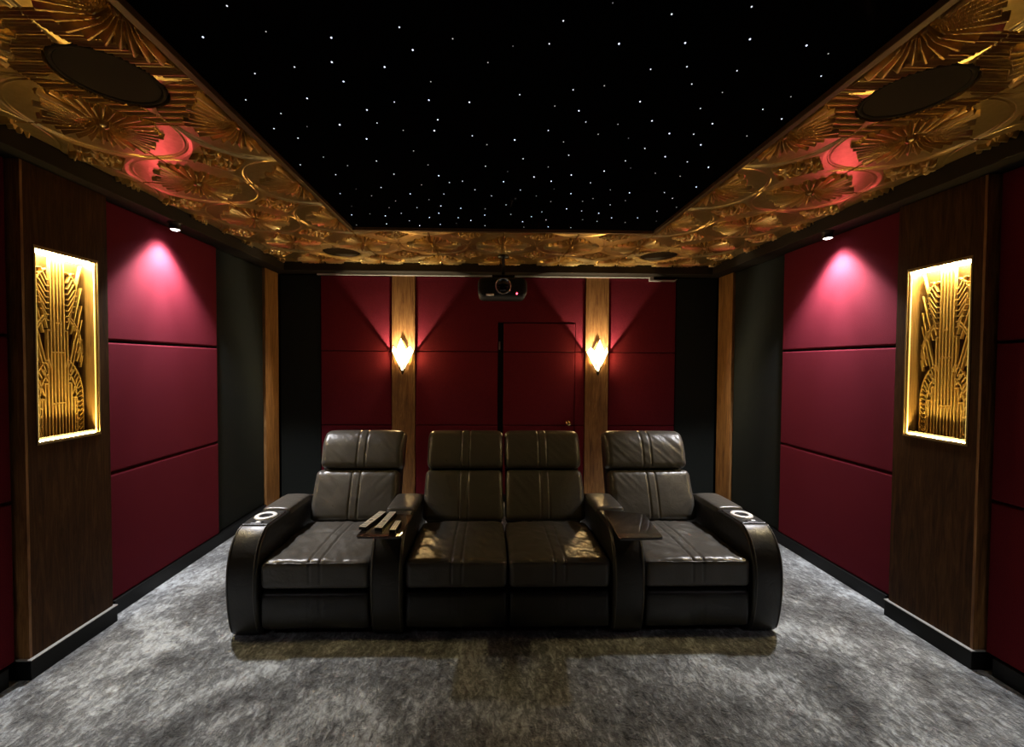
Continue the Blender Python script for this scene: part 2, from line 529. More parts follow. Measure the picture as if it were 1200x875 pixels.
def tile_mesh(name, u0, u1, v0, v1, speaker=False, res=210):
    nu = max(8, int(res * (u1 - u0))); nv = max(8, int(res * (v1 - v0)))
    us = np.linspace(u0, u1, nu + 1); vs2 = np.linspace(v0, v1, nv + 1)
    U, V = np.meshgrid(us, vs2)
    hgt = tile_height(U, V, speaker)
    # outer border folds up to a solid edge
    co = np.stack([(U - 0.5) * T, (V - 0.5) * T, -hgt], -1).reshape(-1, 3)
    idx = np.arange((nu + 1) * (nv + 1)).reshape(nv + 1, nu + 1)
    q = np.stack([idx[:-1, :-1], idx[1:, :-1], idx[1:, 1:], idx[:-1, 1:]], -1).reshape(-1, 4)
    ring = np.concatenate([idx[0, :-1], idx[:-1, -1], idx[-1, :0:-1], idx[:0:-1, 0]])
    base = len(co)
    top = co[ring].copy(); top[:, 2] = 0.035
    co = np.concatenate([co, top])
    n = len(ring); i = np.arange(n); j = (i + 1) % n
    side = np.stack([ring[i], ring[j], base + j, base + i], -1)
    q = np.concatenate([q, side])
    me = bpy.data.meshes.new(name)
    me.from_pydata(co.tolist(), [], q.tolist())
    me.materials.append(M['gold'])
    return me

tile_cache = {}
def put_tile(ix, iy, clip=(-9, 9, -9, 9), speaker=False):
    cx = XC + (ix + 0.5) * T; cy = 1.305 + (iy + 0.5) * T
    x0, x1 = max(cx - T / 2, clip[0]), min(cx + T / 2, clip[1])
    y0, y1 = max(cy - T / 2, clip[2]), min(cy + T / 2, clip[3])
    key = tuple(round(t, 3) for t in ((x0 - cx) / T + 0.5, (x1 - cx) / T + 0.5, (y0 - cy) / T + 0.5, (y1 - cy) / T + 0.5)) + (speaker,)
    if key[1] - key[0] < 0.02 or key[3] - key[2] < 0.02: return
    if key not in tile_cache:
        tile_cache[key] = tile_mesh('ceiling_tile', *key)
    o = link('ceiling_tile', tile_cache[key], None, None)
    o.location = (cx, cy, CZ)
    o.parent = ceiling; o.matrix_parent_inverse = parent_world(ceiling).inverted()

TX0, TX1, TY1 = -2.140, 2.380, 4.436
SPK = {(-3, 0), (2, 0), (-3, 4), (2, 4)}
for iy in range(-2, 6):
    for ix in (-4, -3, 2, 3):
        put_tile(ix, iy, (TX0, TX1, -9, TY1), (ix, iy) in SPK)
for iy in (3, 4, 5):
    for ix in (-2, -1, 0, 1):
        put_tile(ix, iy, (-1.105, 1.335, SY1 + 0.03, TY1))
# plain soffit over the front end, out of sight
box('ceiling_board', -2.14, 2.38, YF, 0.08, CZ + 0.0, CZ + 0.07, M['beam'], ceiling)

# trim round the star field, and the star field itself
tm = gold('trim_bronze', (0.085, 0.045, 0.015), (0.13, 0.07, 0.024), 0.5, 0.4); M['bronze'] = tm
for args in ((-1.104, SX0, 0.085, SY1 + 0.029), (SX1, 1.334, 0.085, SY1 + 0.029), (SX0, SX1, SY1, SY1 + 0.029)):
    x0, x1, y0, y1 = args
    box('star_field_trim', x0, x1, y0, y1, CZ - 0.012, CZ + 0.07, M['bronze'], ceiling, bev=0.002)
star_panel = box('star_panel', SX0, SX1, 0.085, SY1, CZ + 0.012, CZ + 0.05, M['star_panel'], ceiling)
STARS = [(-787, 1292), (-941, 1416), (-722, 1387), (-521, 1406), (-705, 1547), (-867, 1586), (-555, 1620), (-991, 1744), (-737, 1726), (-894, 1833), (-518, 1796), (-561, 1518), (-289, 1357), (-124, 1399), (-264, 1452), (-380, 1537), (-9, 1504), (75, 1425), (195, 1411), (225, 1317), (359, 1249), (426, 1404), (-225, 1611), (-391, 1739), (-248, 1722), (-85, 1731), (116, 1677), (266, 1745), (372, 1774), (321, 1641), (435, 1614), (549, 1283), (774, 1250), (643, 1394), (846, 1372), (1050, 1393), (1152, 1427), (1215, 1536), (577, 1520), (701, 1503), (891, 1518), (763, 1594), (906, 1639), (1190, 1656), (606, 1705), (872, 1742), (1133, 1740), (1256, 1803), (-893, 1834), (-983, 1951), (-825, 1930), (-672, 1910), (-501, 1891), (-397, 1946), (-255, 1944), (-910, 2029), (-586, 2025), (-862, 2210), (-383, 2131), (-1020, 2299), (-768, 2300), (-598, 2243), (-332, 2278), (-872, 2412), (-540, 2394), (-659, 2577), (-407, 2531), (-818, 2605), (-941, 2679), (-753, 2707), (-500, 2666), (-618, 2786), (-395, 2755), (-939, 2890), (-690, 2909), (-497, 2899), (-628, 3011), (-855, 3033), (-754, 3068), (-600, 3167), (-440, 3091), (-788, 3243), (-541, 3273), (-1028, 3280), (-992, 3056), (-229, 1858), (-83, 1982), (-15, 2059), (117, 2011), (265, 1926), (420, 1854), (566, 1867), (352, 2022), (500, 1950), (401, 2148), (172, 2193), (-24, 2281), (315, 2279), (98, 2341), (251, 2401), (458, 2370), (629, 2316), (-290, 2405), (-238, 2493), (-160, 2471), (80, 2470), (357, 2453), (590, 2466), (-91, 2591), (187, 2584), (391, 2562), (735, 2562), (-289, 2661), (11, 2679), (295, 2672), (506, 2627), (165, 2720), (663, 2699), (400, 2760), (607, 2747), (109, 2827), (804, 2801), (-199, 2900), (-31, 2904), (527, 2883), (-330, 2862), (-361, 3001), (-36, 3026), (639, 2920), (769, 2958), (-230, 3086), (-140, 3141), (302, 3045), (416, 3109), (247, 3156), (685, 3095), (800, 3127), (886, 3047), (-378, 3239), (-37, 3257), (633, 3275), (455, 3266), (267, 3281), (-253, 3210), (150, 3005), (365, 2947), (706, 1836), (825, 1933), (939, 1935), (980, 1849), (1192, 1942), (1258, 1804), (1019, 2026), (651, 1980), (762, 2069), (896, 2146), (1035, 2197), (1176, 2252), (708, 2197), (762, 2276), (920, 2333), (1074, 2364), (1235, 2502), (1080, 2590), (866, 2601), (881, 2725), (1169, 2678), (1263, 2827), (1161, 2904), (1073, 3040), (1016, 3142), (1238, 3107)]
bm = bmesh.new()
bmesh.ops.create_icosphere(bm, subdivisions=1, radius=1.0)
sme = [me_from_bm(bm, 'star_light')]
for k in range(1, 4): sme.append(sme[0].copy())
for me_, mm in zip(sme, M['star']): me_.materials.append(mm)
def star(x, y, r, k):
    o = link('star_light', sme[k])
    o.location = (x, y, CZ + 0.0115); o.scale = (r, r, r)
    o.parent = star_panel; o.matrix_parent_inverse = parent_world(star_panel).inverted()
sizes = [0.0034, 0.0028, 0.0023, 0.0020]
pick = lambda: random.choices(range(4), (3, 4, 3, 1.2))[0]
for x, y in STARS:
    k = pick(); star(x / 1000, y / 1000, sizes[k] * (1.0 if y < 1900 else 1.2), k)
for k in range(60):          # the rest of the field, nearer than the frame shows
    star(random.uniform(SX0 + 0.06, SX1 - 0.06), random.uniform(0.15, 1.08), sizes[0], pick())

# in-ceiling speakers
def ceiling_speaker(cx, cy, label):
    t = thing('ceiling_speaker', label, 'speaker', (cx, cy, CZ), 'round in-ceiling speakers')
    bm = bmesh.new()
    add_lathe(bm, [(0.150, 0.015), (0.150, 0.004), (0.153, -0.002), (0.160, -0.003), (0.166, 0.001), (0.168, 0.012), (0.168, 0.018)], (cx, cy, CZ), 'z', 56)
    placed('rim', bm, M['grille_cloth'], t, True)
    bm = bmesh.new()
    add_lathe(bm, [(0, -0.001), (0.08, 0.0), (0.149, 0.002), (0.149, 0.014)], (cx, cy, CZ), 'z', 56)
    placed('grille', bm, M['grille_cloth'], t, False)
for (ix, iy), lab in zip(((-3, 0), (2, 0), (-3, 4), (2, 4)), (
        'large dark round ceiling speaker in the gold tiles, above the left niche',
        'large dark round ceiling speaker in the gold tiles, above the right niche',
        'small grey round ceiling speaker in the gold tiles at the back left corner',
        'small grey round ceiling speaker in the gold tiles at the back right corner')):
    ceiling_speaker(XC + (ix + 0.5) * T, 1.305 + (iy + 0.5) * T, lab)

# ------------------------------------------------------------------ pilasters with lit niches
NZ0, NZ1 = 1.135, 2.115
def pilaster(side, label, dy=0.0):
    NY0, NY1, PY0, PY1 = (v + dy for v in (2.105, 2.438, 2.050, 2.500))
    s = 1 if side == 'left' else -1          # direction of the room from the wall
    wall = XL if side == 'left' else XR
    def X(d): return wall + s * d            # d = distance out from the red panel face
    def bx(name, d0, d1, y0, y1, z0, z1, mt, par, bev=0.0):
        x0, x1 = sorted((X(d0), X(d1)))
        return box(name, x0, x1, y0, y1, z0, z1, mt, par, bev)
    t = thing('pilaster', label, 'pilaster', (X(0.0), (PY0 + PY1) / 2, 0))
    P0 = 0.054
    # veneered front: four boards round the opening
    bx('front_board', -0.02, P0, PY0 + 0.012, NY0, 0.10, 2.505, M['shaded_wood'], t)
    bx('front_board', -0.02, P0, NY1, PY1, 0.10, 2.505, M['shaded_wood'], t)
    bx('front_board', -0.02, P0, NY0, NY1, 0.10, NZ0, M['shaded_wood'], t)
    bx('front_board', -0.02, P0, NY0, NY1, NZ1, 2.505, M['shaded_wood'], t)
    bx('edge_board', -0.11, P0 - 0.0005, PY0, PY0 + 0.012, 0.10, 2.505, M['wood'], t)['label'] = 'walnut edge board'
    # niche lining
    D = -0.062
    ni = bx('niche', D - 0.02, D - 0.008, NY0 - 0.01, NY1 + 0.01, NZ0 - 0.01, NZ1 + 0.01, M['niche_wood'], t)
    bx('niche_side', D - 0.008, P0 - 0.003, NY0 - 0.0005, NY0 + 0.010, NZ0, NZ1, M['niche_wood'], ni)
    bx('niche_side', D - 0.008, P0 - 0.003, NY1 - 0.010, NY1 + 0.0005, NZ0, NZ1, M['niche_wood'], ni)
    bx('niche_sill', D - 0.008, P0 - 0.003, NY0 + 0.01, NY1 - 0.01, NZ0 - 0.0005, NZ0 + 0.012, M['niche_wood'], ni)
    bx('niche_top', D - 0.008, P0 - 0.003, NY0 + 0.01, NY1 - 0.01, NZ1 - 0.012, NZ1 + 0.0005, M['niche_wood'], ni)
    led = bx('led_strip', D + 0.035, P0 - 0.022, NY0 + 0.02, NY1 - 0.02, NZ1 - 0.020, NZ1 - 0.0125, M['led'], t)
    led['label'] = 'glowing warm LED strip'
    for yy in (NY0 + 0.095, NY0 + 0.165):
        bx('clip', P0 - 0.045, P0 - 0.030, yy, yy + 0.022, NZ1 - 0.024, NZ1 - 0.0195, M['beam'], led)
    # slimmer strips along the sill and the two sides, just inside the lip
    bx('led_edge', P0 - 0.012, P0 - 0.0065, NY0 + 0.02, NY1 - 0.02, NZ0 + 0.0125, NZ0 + 0.016, M['led_sill'], t)
    bx('led_edge', P0 - 0.011, P0 - 0.006, NY0 + 0.0105, NY0 + 0.015, NZ0 + 0.02, NZ1 - 0.03, M['led_edge'], t)
    bx('led_edge', P0 - 0.011, P0 - 0.006, NY1 - 0.015, NY1 - 0.0105, NZ0 + 0.02, NZ1 - 0.03, M['led_edge'], t)
    # thin brass lip round the opening
    fr = bmesh.new()
    x0, x1 = sorted((X(P0 - 0.003), X(P0 + 0.003)))
    for y0, y1, z0, z1 in ((NY0 - 0.003, NY0 + 0.004, NZ0 - 0.003, NZ1 + 0.003), (NY1 - 0.004, NY1 + 0.003, NZ0 - 0.003, NZ1 + 0.003),
                           (NY0 + 0.004, NY1 - 0.004, NZ0 - 0.003, NZ0 + 0.006), (NY0 + 0.004, NY1 - 0.004, NZ1 - 0.006, NZ1 + 0.003)):
        add_box(fr, x0, x1, y0, y1, z0, z1)
    placed('niche_lip', fr, M['lip'], t)
    bx('added_baffle', P0 - 0.0165, P0 - 0.0140, NY0 + 0.0105, NY1 - 0.0105, NZ0 + 0.0122, NZ0 + 0.030, M['beam'], t)  # added part, keeps the sill strip's light off the screen
    # base: black plinth, pale strip on top stands in for its edge highlight
    bx('plinth', -0.06, P0 + 0.016, PY0 - 0.010, PY1 + 0.012, 0.0, 0.094, M['black_trim'], t, 0.002)
    bm = bmesh.new()
    x0, x1 = sorted((X(-0.03), X(P0 + 0.018)))
    add_box(bm, x0, x1, PY0 - 0.012, PY1 + 0.014, 0.094, 0.100, 0.002)
    placed('plinth_highlight', bm, M['pale_metal'], t)

    # ---- art-deco screen: bars in the plane (y = YC + u, z = NZ0 + v)
    YC = (NY0 + NY1) / 2
    scr = bx('deco_screen', D - 0.0075, -0.020, YC - 0.128, YC + 0.128, NZ0 + 0.0125, NZ1 - 0.0225, M['shaded_wood'], t)  # dark board colour carries the shade between the bars
    XA, XB = sorted((X(-0.020), X(-0.003)))
    def bar(bm, p, q, wd=0.0048):
        (u0, v0), (u1, v1) = p, q
        d = Vector((u1 - u0, v1 - v0)); L = d.length
        if L < 1e-6: return
        d /= L; nrm = Vector((-d.y, d.x)) * wd / 2
        pts = [(YC + u0 + nrm.x, NZ0 + v0 + nrm.y), (YC + u0 - nrm.x, NZ0 + v0 - nrm.y), (YC + u1 - nrm.x, NZ0 + v1 - nrm.y), (YC + u1 + nrm.x, NZ0 + v1 + nrm.y)]
        add_prism(bm, pts, 'x', XA, XB)
    UM, VM, V0 = 0.133, 0.955, 0.014
    def clipseg(p, q):
        (u0, v0), (u1, v1) = p, q
        ta, tb = 0.0, 1.0
        du, dv = u1 - u0, v1 - v0
        for pp, qq in ((-du, u0 + UM), (du, UM - u0), (-dv, v0 - V0), (dv, VM - v0)):
            if abs(pp) < 1e-9:
                if qq < 0: return None
            else:
                r = qq / pp
                if pp < 0: ta = max(ta, r)
                else: tb = min(tb, r)
        if ta >= tb: return None
        return (u0 + du * ta, v0 + dv * ta), (u0 + du * tb, v0 + dv * tb)
    def pline(bm, pts, wd=0.006):
        for a, b2 in zip(pts, pts[1:]):
            c = clipseg(a, b2)
            if c: bar(bm, c[0], c[1], wd)
    def sub(name, bm): return placed(name, bm, M['grille_gold'], scr)
    # tower of vertical bars, stepped at the shoulders
    for u, top in ((0.0, VM), (0.017, VM), (-0.017, VM), (0.034, VM), (-0.034, VM), (0.051, 0.575), (-0.051, 0.575), (0.068, 0.295), (-0.068, 0.295), (0.085, 0.215), (-0.085, 0.215)):
        bm = bmesh.new(); bar(bm, (u, V0), (u, top)); sub('vertical_bar', bm)
    for v, hw in ((0.615, 0.010), (0.46, 0.030), (0.19, 0.030), (0.575, 0.0)):
        if hw:
            bm = bmesh.new(); bar(bm, (-hw, v), (hw, v), 0.007); sub('cross_bar', bm)
    for sg in (1, -1):
        for v, ua, ub in ((0.575, 0.034, 0.054), (0.295, 0.051, 0.071), (0.215, 0.068, 0.088)):
            bm = bmesh.new(); bar(bm, (sg * ua, v), (sg * ub, v), 0.006); sub('shoulder', bm)
        # great lower arch: two rims with leaf ribs between
        def arch(r_u, top, n=26, a0=0.0, a1=math.pi / 2, legs=True, base=0.21):
            pts = [(sg * r_u * math.cos(a0 + (a1 - a0) * k / n), base + (top - base) * math.sin(a0 + (a1 - a0) * k / n)) for k in range(n + 1)]
            if legs: pts = [(sg * r_u, V0)] + pts
            return [p for p in pts if abs(p[0]) > 0.050]
        outer, inner = arch(0.131, 0.44), arch(0.096, 0.375)
        bm = bmesh.new(); pline(bm, outer, 0.005); sub('arch_rim', bm)
        bm = bmesh.new(); pline(bm, inner, 0.006); sub('arch_rim', bm)
        bm = bmesh.new()
        n = 17
        for k in range(n + 1):
            f = k / n
            if f < 0.45:
                v = V0 + (0.21 - V0) * f / 0.45
                po, pi_ = (sg * 0.131, v + 0.012), (sg * 0.110, v - 0.006)
            else:
                a = (f - 0.45) / 0.55 * math.radians(68)
                po = (sg * 0.131 * math.cos(a), 0.21 + 0.23 * math.sin(a) + 0.008)
                pi_ = (sg * 0.107 * math.cos(a + 0.03), 0.21 + 0.185 * math.sin(a) - 0.002)
            c = clipseg(po, pi_)
            if c: bar(bm, c[0], c[1], 0.0045)
        sub('leaf_ribs', bm)['kind'] = 'stuff'
        bm = bmesh.new()
        for k in range(6):     # slanting slats below the arch
            v = 0.03 + 0.045 * k
            bar(bm, (sg * 0.088, v), (sg * (0.110 - 0.001 * k), v + 0.022 + 0.003 * k), 0.0065)
        bar(bm, (sg * 0.072, 0.235), (sg * 0.100, 0.32), 0.0065); bar(bm, (sg * 0.058, 0.31), (sg * 0.075, 0.37), 0.0065)
        sub('slanted_slats', bm)['kind'] = 'stuff'
        # rays fanning up and out
        for ua, va, ub, vb in ((0.062, 0.40, 0.150, 0.80), (0.078, 0.40, 0.150, 0.72), (0.052, 0.585, 0.135, VM), (0.070, 0.560, 0.152, 0.90), (0.100, 0.415, 0.150, 0.60)):
            bm = bmesh.new()
            c = clipseg((sg * ua, va), (sg * ub, vb))
            bar(bm, c[0], c[1], 0.0048); sub('ray', bm)
        # middle and top arcs
        for r_u, top, base in ((0.132, 0.68, 0.46), (0.125, 0.665, 0.455), (0.105, 0.905, 0.80)):
            bm = bmesh.new(); pline(bm, arch(r_u, top, 18, legs=False, base=base), 0.006); sub('arc', bm)
        # side fan
        bm = bmesh.new()
        for k in range(4):
            c = clipseg((sg * (0.104 + 0.006 * k), 0.46 - 0.026 * k), (sg * 0.133, 0.535 - 0.030 * k))
            if c: bar(bm, c[0], c[1], 0.004)
        sub('side_fan', bm)['kind'] = 'stuff'
        # feathered leaves beside the tower
        bm = bmesh.new()
        for k in range(8):
            v = 0.625 + 0.030 * k; wl = 0.020 + 0.046 * math.sin(math.pi * (k + 2.0) / 11.5)
            pts = [(sg * (0.042 + wl * f), v + 0.058 * f - 0.014 * math.sin(2 * math.pi * f)) for f in (0, 0.25, 0.5, 0.75, 1.0)]
            pline(bm, pts, 0.0050)
        sub('leaf_fan', bm)
    return t
pilaster('left', 'walnut pilaster with a brightly lit golden niche on the left wall')
pilaster('right', 'walnut pilaster with a brightly lit golden niche on the right wall')

# ------------------------------------------------------------------ downlights under the cornice
def spot(name, loc, power, angle, blend, col, radius, aim=(0, 0, -1), parent=None):
    l = bpy.data.lights.new(name, 'SPOT'); l.energy = power; l.spot_size = math.radians(angle); l.spot_blend = blend
    l.color = col; l.shadow_soft_size = radius
    o = bpy.data.objects.new(name, l); COL.objects.link(o)
    o.location = loc
    o.rotation_euler = Vector(aim).to_track_quat('-Z', 'Y').to_euler()
    if parent is not None:
        o.parent = parent; o.matrix_parent_inverse = parent_world(parent).inverted()
    return o
def downlight(x, y, label, power_w, power_n, tilt=0.0, stray=0.1, side=0.0):
    t = thing('downlight', label, 'spotlight', (x, y, BZ), 'cornice downlights')
    LZ = 2.462
    bm = bmesh.new()
    add_lathe(bm, [(0.0, BZ), (0.040, BZ), (0.040, BZ - 0.006), (0.034, BZ - 0.010), (0.034, LZ + 0.010), (0.037, LZ + 0.006), (0.037, LZ), (0.030, LZ - 0.003), (0.026, LZ + 0.002), (0.0, LZ + 0.004)], (x, y, 0), 'z', 28)
    placed('housing', bm, M['black_plastic'], t, True)
    bm = bmesh.new(); add_lathe(bm, [(0, LZ - 0.008), (0.014, LZ - 0.007), (0.026, LZ - 0.002), (0.026, LZ + 0.0015), (0, LZ + 0.0015)], (x, y, 0), 'z', 24)
    placed('lamp_lens', bm, M['lamp_face'], t, True)
    c = (0.975, 0.965, 1.0)
    at = (x, y, LZ - 0.014)
    spot('wide_beam', at, power_w, 95 if side else 112, 0.22 if side else 0.6, c, 0.024, (tilt, 0, -1), t)
    spot('inner_beam', at, power_n, 98, 0.65, c, 0.055, (tilt, 0, -1), t)
    if side: spot('wall_beam', at, power_w * 1.6, 28, 0.9, c, 0.02, (side, 0, -1), t)
    spot('stray_light', at, power_w * stray, 132, 0.5, c, 0.02, (tilt, 0, -1), t)
downlight(XL + 0.105, 2.965, 'small bright downlight under the cornice above the left red panels', DOWN_W, DOWN_N, side=-0.10)
downlight(XR - 0.105, 2.975, 'small bright downlight under the cornice above the right red panels', DOWN_W, DOWN_N, side=0.10)
downlight(XL + 0.072, -0.02, 'unseen fill downlight added under the front end of the left cornice', FRONT_FILL_W, FRONT_FILL_W * 0.2, stray=0.12)  # this pair is added to fill the floor and pilaster bases
downlight(XR - 0.075, -0.02, 'unseen fill downlight added under the front end of the right cornice', FRONT_FILL_W, FRONT_FILL_W * 0.2, stray=0.12)

# ------------------------------------------------------------------ wall sconces
def sconce(cx, label):
    y0 = YB - 0.014; zc = 1.665
    t = thing('wall_sconce', label, 'sconce', (cx, y0, zc), 'art-deco wall sconces')
    bm = bmesh.new()
    add_prism(bm, [(cx - 0.035, zc - 0.13), (cx + 0.035, zc - 0.13), (cx + 0.045, zc + 0.06), (cx, zc + 0.15), (cx - 0.045, zc + 0.06)], 'y', y0 - 0.014, y0, 0.003)
    placed('back_plate', bm, M['brass'], t)
    # three leaves of frosted glass round the bulb, open at the top
    A = lambda x, d, z: Vector((cx + x, y0 - d, zc + z))
    th = 0.004
    def facet(pts):
        bm = bmesh.new()
        n = (pts[1] - pts[0]).cross(pts[2] - pts[0]).normalized() * th
        a = [bm.verts.new(p) for p in pts]; c = [bm.verts.new(p + n) for p in pts]
        bm.faces.new(a); bm.faces.new(c[::-1])
        for i in range(len(pts)):
            j = (i + 1) % len(pts); bm.faces.new((a[i], a[j], c[j], c[i]))
        return bm
    placed('glass_facet', facet([A(-0.012, 0.034, -0.20), A(0.012, 0.034, -0.20), A(0.052, 0.098, 0.03), A(0.0, 0.104, 0.150), A(-0.052, 0.098, 0.03)]), M['frosted'], t)
    for sg in (-1, 1):
        placed('glass_facet', facet([A(sg * 0.014, 0.012, -0.20), A(sg * 0.052, 0.097, 0.03), A(sg * 0.088, 0.070, 0.072), A(sg * 0.118, 0.001, 0.012)][::sg]), M['frosted'], t)
    bm = bmesh.new()
    for pts in ([A(-0.012, 0.036, -0.205), A(-0.054, 0.101, 0.03), A(0.0, 0.108, 0.153), A(0.054, 0.101, 0.03), A(0.012, 0.036, -0.205)],
                [A(-0.014, 0.034, -0.205), A(-0.121, 0.004, 0.012), A(-0.090, 0.072, 0.074), A(-0.054, 0.101, 0.03)],
                [A(0.014, 0.034, -0.205), A(0.121, 0.004, 0.012), A(0.090, 0.072, 0.074), A(0.054, 0.101, 0.03)]):
        add_tube(bm, pts, 0.005, 6)
    add_lathe(bm, [(0, -0.245), (0.008, -0.238), (0.014, -0.222), (0.020, -0.198), (0, -0.194)], (cx, y0 - 0.034, zc), 'z', 14)
    placed('frame', bm, M['frame'], t)
    bm = bmesh.new()
    add_lathe(bm, [(0, 0.035), (0.012, 0.03), (0.018, 0.01), (0.016, -0.015), (0.010, -0.03), (0.010, -0.06), (0, -0.06)], (cx, y0 - 0.046, zc - 0.105), 'z', 16)
    placed('bulb', bm, M['bulb'], t, True)
    l = bpy.data.lights.new('bulb_light', 'POINT'); l.energy = SCONCE_W; l.color = (1.0, 0.82, 0.55); l.shadow_soft_size = 0.006
    o = bpy.data.objects.new('bulb_light', l); COL.objects.link(o); o.location = (cx, y0 - 0.052, zc - 0.068)
    o.parent = t; o.matrix_parent_inverse = parent_world(t).inverted()
M['frame'] = mat('dark_bronze_frame', (0.03, 0.02, 0.01), 0.4, 0.5)
M['bulb'] = mat('bulb_glass', (1, 1, 1), 0.3, emis=(1.0, 0.78, 0.42), es=25.0)
sconce(-0.938, 'glowing kite-shaped glass sconce on the left walnut strip of the back wall')
sconce(1.192, 'glowing kite-shaped glass sconce on the right walnut strip of the back wall')

# ------------------------------------------------------------------ rail and bracket at the top of the back wall
t = thing('wall_rail', 'thin pale metal rail along the top of the back wall, bracket at its right end', 'rail', (0.1, YB - 0.02, 2.50))
box('rail', -1.86, 1.80, YB - 0.030, YB - 0.008, 2.492, 2.511, M['pale_metal'], t, 0.004)
bm = bmesh.new()
add_prism(bm, [(1.755, 2.508), (1.80, 2.508), (1.80, 2.475), (2.03, 2.472), (2.06, 2.488), (2.06, 2.478), (2.035, 2.458), (1.755, 2.458)], 'y', YB - 0.036, YB - 0.006, 0.002)
placed('bracket', bm, M['pale_metal'], t)

# ------------------------------------------------------------------ projector
PX, PYF, PYB, PZ0, PZ1 = 0.125, 3.95, 4.32, 2.180, 2.365
t = thing('projector', 'black projector hanging from the gold ceiling, red indicator light lit', 'projector', (PX, 4.12, CZ))
bm = rounded_box(((0.235), (PYB - PYF) / 2, (PZ1 - PZ0) / 2), 0.055, (20, 14, 14), None, Matrix.Translation(((PX), (PYF + PYB) / 2, (PZ0 + PZ1) / 2)))
body = placed('body', bm, M['matt_black'], t, True)
bm = bmesh.new()
add_lathe(bm, [(0.062, 0.02), (0.072, 0.0), (0.078, -0.012), (0.074, -0.022), (0.066, -0.018), (0.060, 0.0)], (PX + 0.005, PYF + 0.002, 2.275), 'y', 40)
ring = placed('lens_ring', bm, M['chrome'], t, True)
bm = bmesh.new()
add_lathe(bm, [(0.061, 0.012), (0.058, -0.004), (0.045, -0.010), (0.025, -0.015), (0, -0.017)], (PX + 0.005, PYF, 2.275), 'y', 32)
placed('lens', bm, M['lens'], t, True)
bm = bmesh.new()
add_lathe(bm, [(0, -0.008), (0.006, -0.006), (0.008, 0.0), (0.008, 0.02)], (PX + 0.135, PYF + 0.004, 2.208), 'y', 16)
placed('indicator_light', bm, M['red_led'], t, True)['label'] = 'red indicator light'
box('label_plate', PX - 0.155, PX - 0.082, PYF - 0.003, PYF + 0.02, 2.188, 2.203, M['white_label'], t, 0.002)['label'] = 'small white label plate'
bm = bmesh.new()
add_lathe(bm, [(0, CZ - 0.004), (0.055, CZ - 0.004), (0.055, CZ - 0.020), (0.020, CZ - 0.026), (0.017, CZ - 0.03), (0.017, 2.40), (0, 2.40)], (PX + 0.01, 4.10, 0), 'z', 24)
placed('ceiling_pole', bm, M['black_plastic'], t, True)
bm = bmesh.new()
add_box(bm, PX - 0.10, PX + 0.12, 4.04, 4.16, 2.385, 2.402, 0.003)
for dx in (-0.09, 0.11):
    add_box(bm, PX + dx - 0.008, PX + dx + 0.008, 4.09, 4.11, 2.355, 2.39, 0.002)
placed('mount_bracket', bm, M['black_plastic'], t)

# ------------------------------------------------------------------ row of four leather recliners
sofa = thing('recliner_sofa', 'black leather four-seat recliner row with cup holders and swivel trays on the grey carpet', 'sofa', (XC, 2.75, 0))

def smooth_angle(o, deg=40):
    me = o.data
    me.polygons.foreach_set('use_smooth', [True] * len(me.polygons))
    me.set_sharp_from_angle(angle=math.radians(deg))
    return o

def spline(pts, n=6):
    out = []
    P = [Vector(p) for p in pts]
    for i in range(len(P) - 1):
        p0, p1, p2, p3 = P[max(i - 1, 0)], P[i], P[i + 1], P[min(i + 2, len(P) - 1)]
        for k in range(n):
            t = k / n
            out.append(0.5 * ((2 * p1) + (p2 - p0) * t + (2 * p0 - 5 * p1 + 4 * p2 - p3) * t * t + (3 * p1 - p0 - 3 * p2 + p3) * t ** 3))
    out.append(P[-1])
    return [tuple(p) for p in out]

def seam(x, c=0.030, s=0.006):
    return math.exp(-((abs(x) - c) / s) ** 2)

def fold(x, z, seed, fx=16, fz=5):
    return noise.noise(Vector((x * fx + seed * 7.3, z * fz + seed * 3.1, seed * 1.7)))

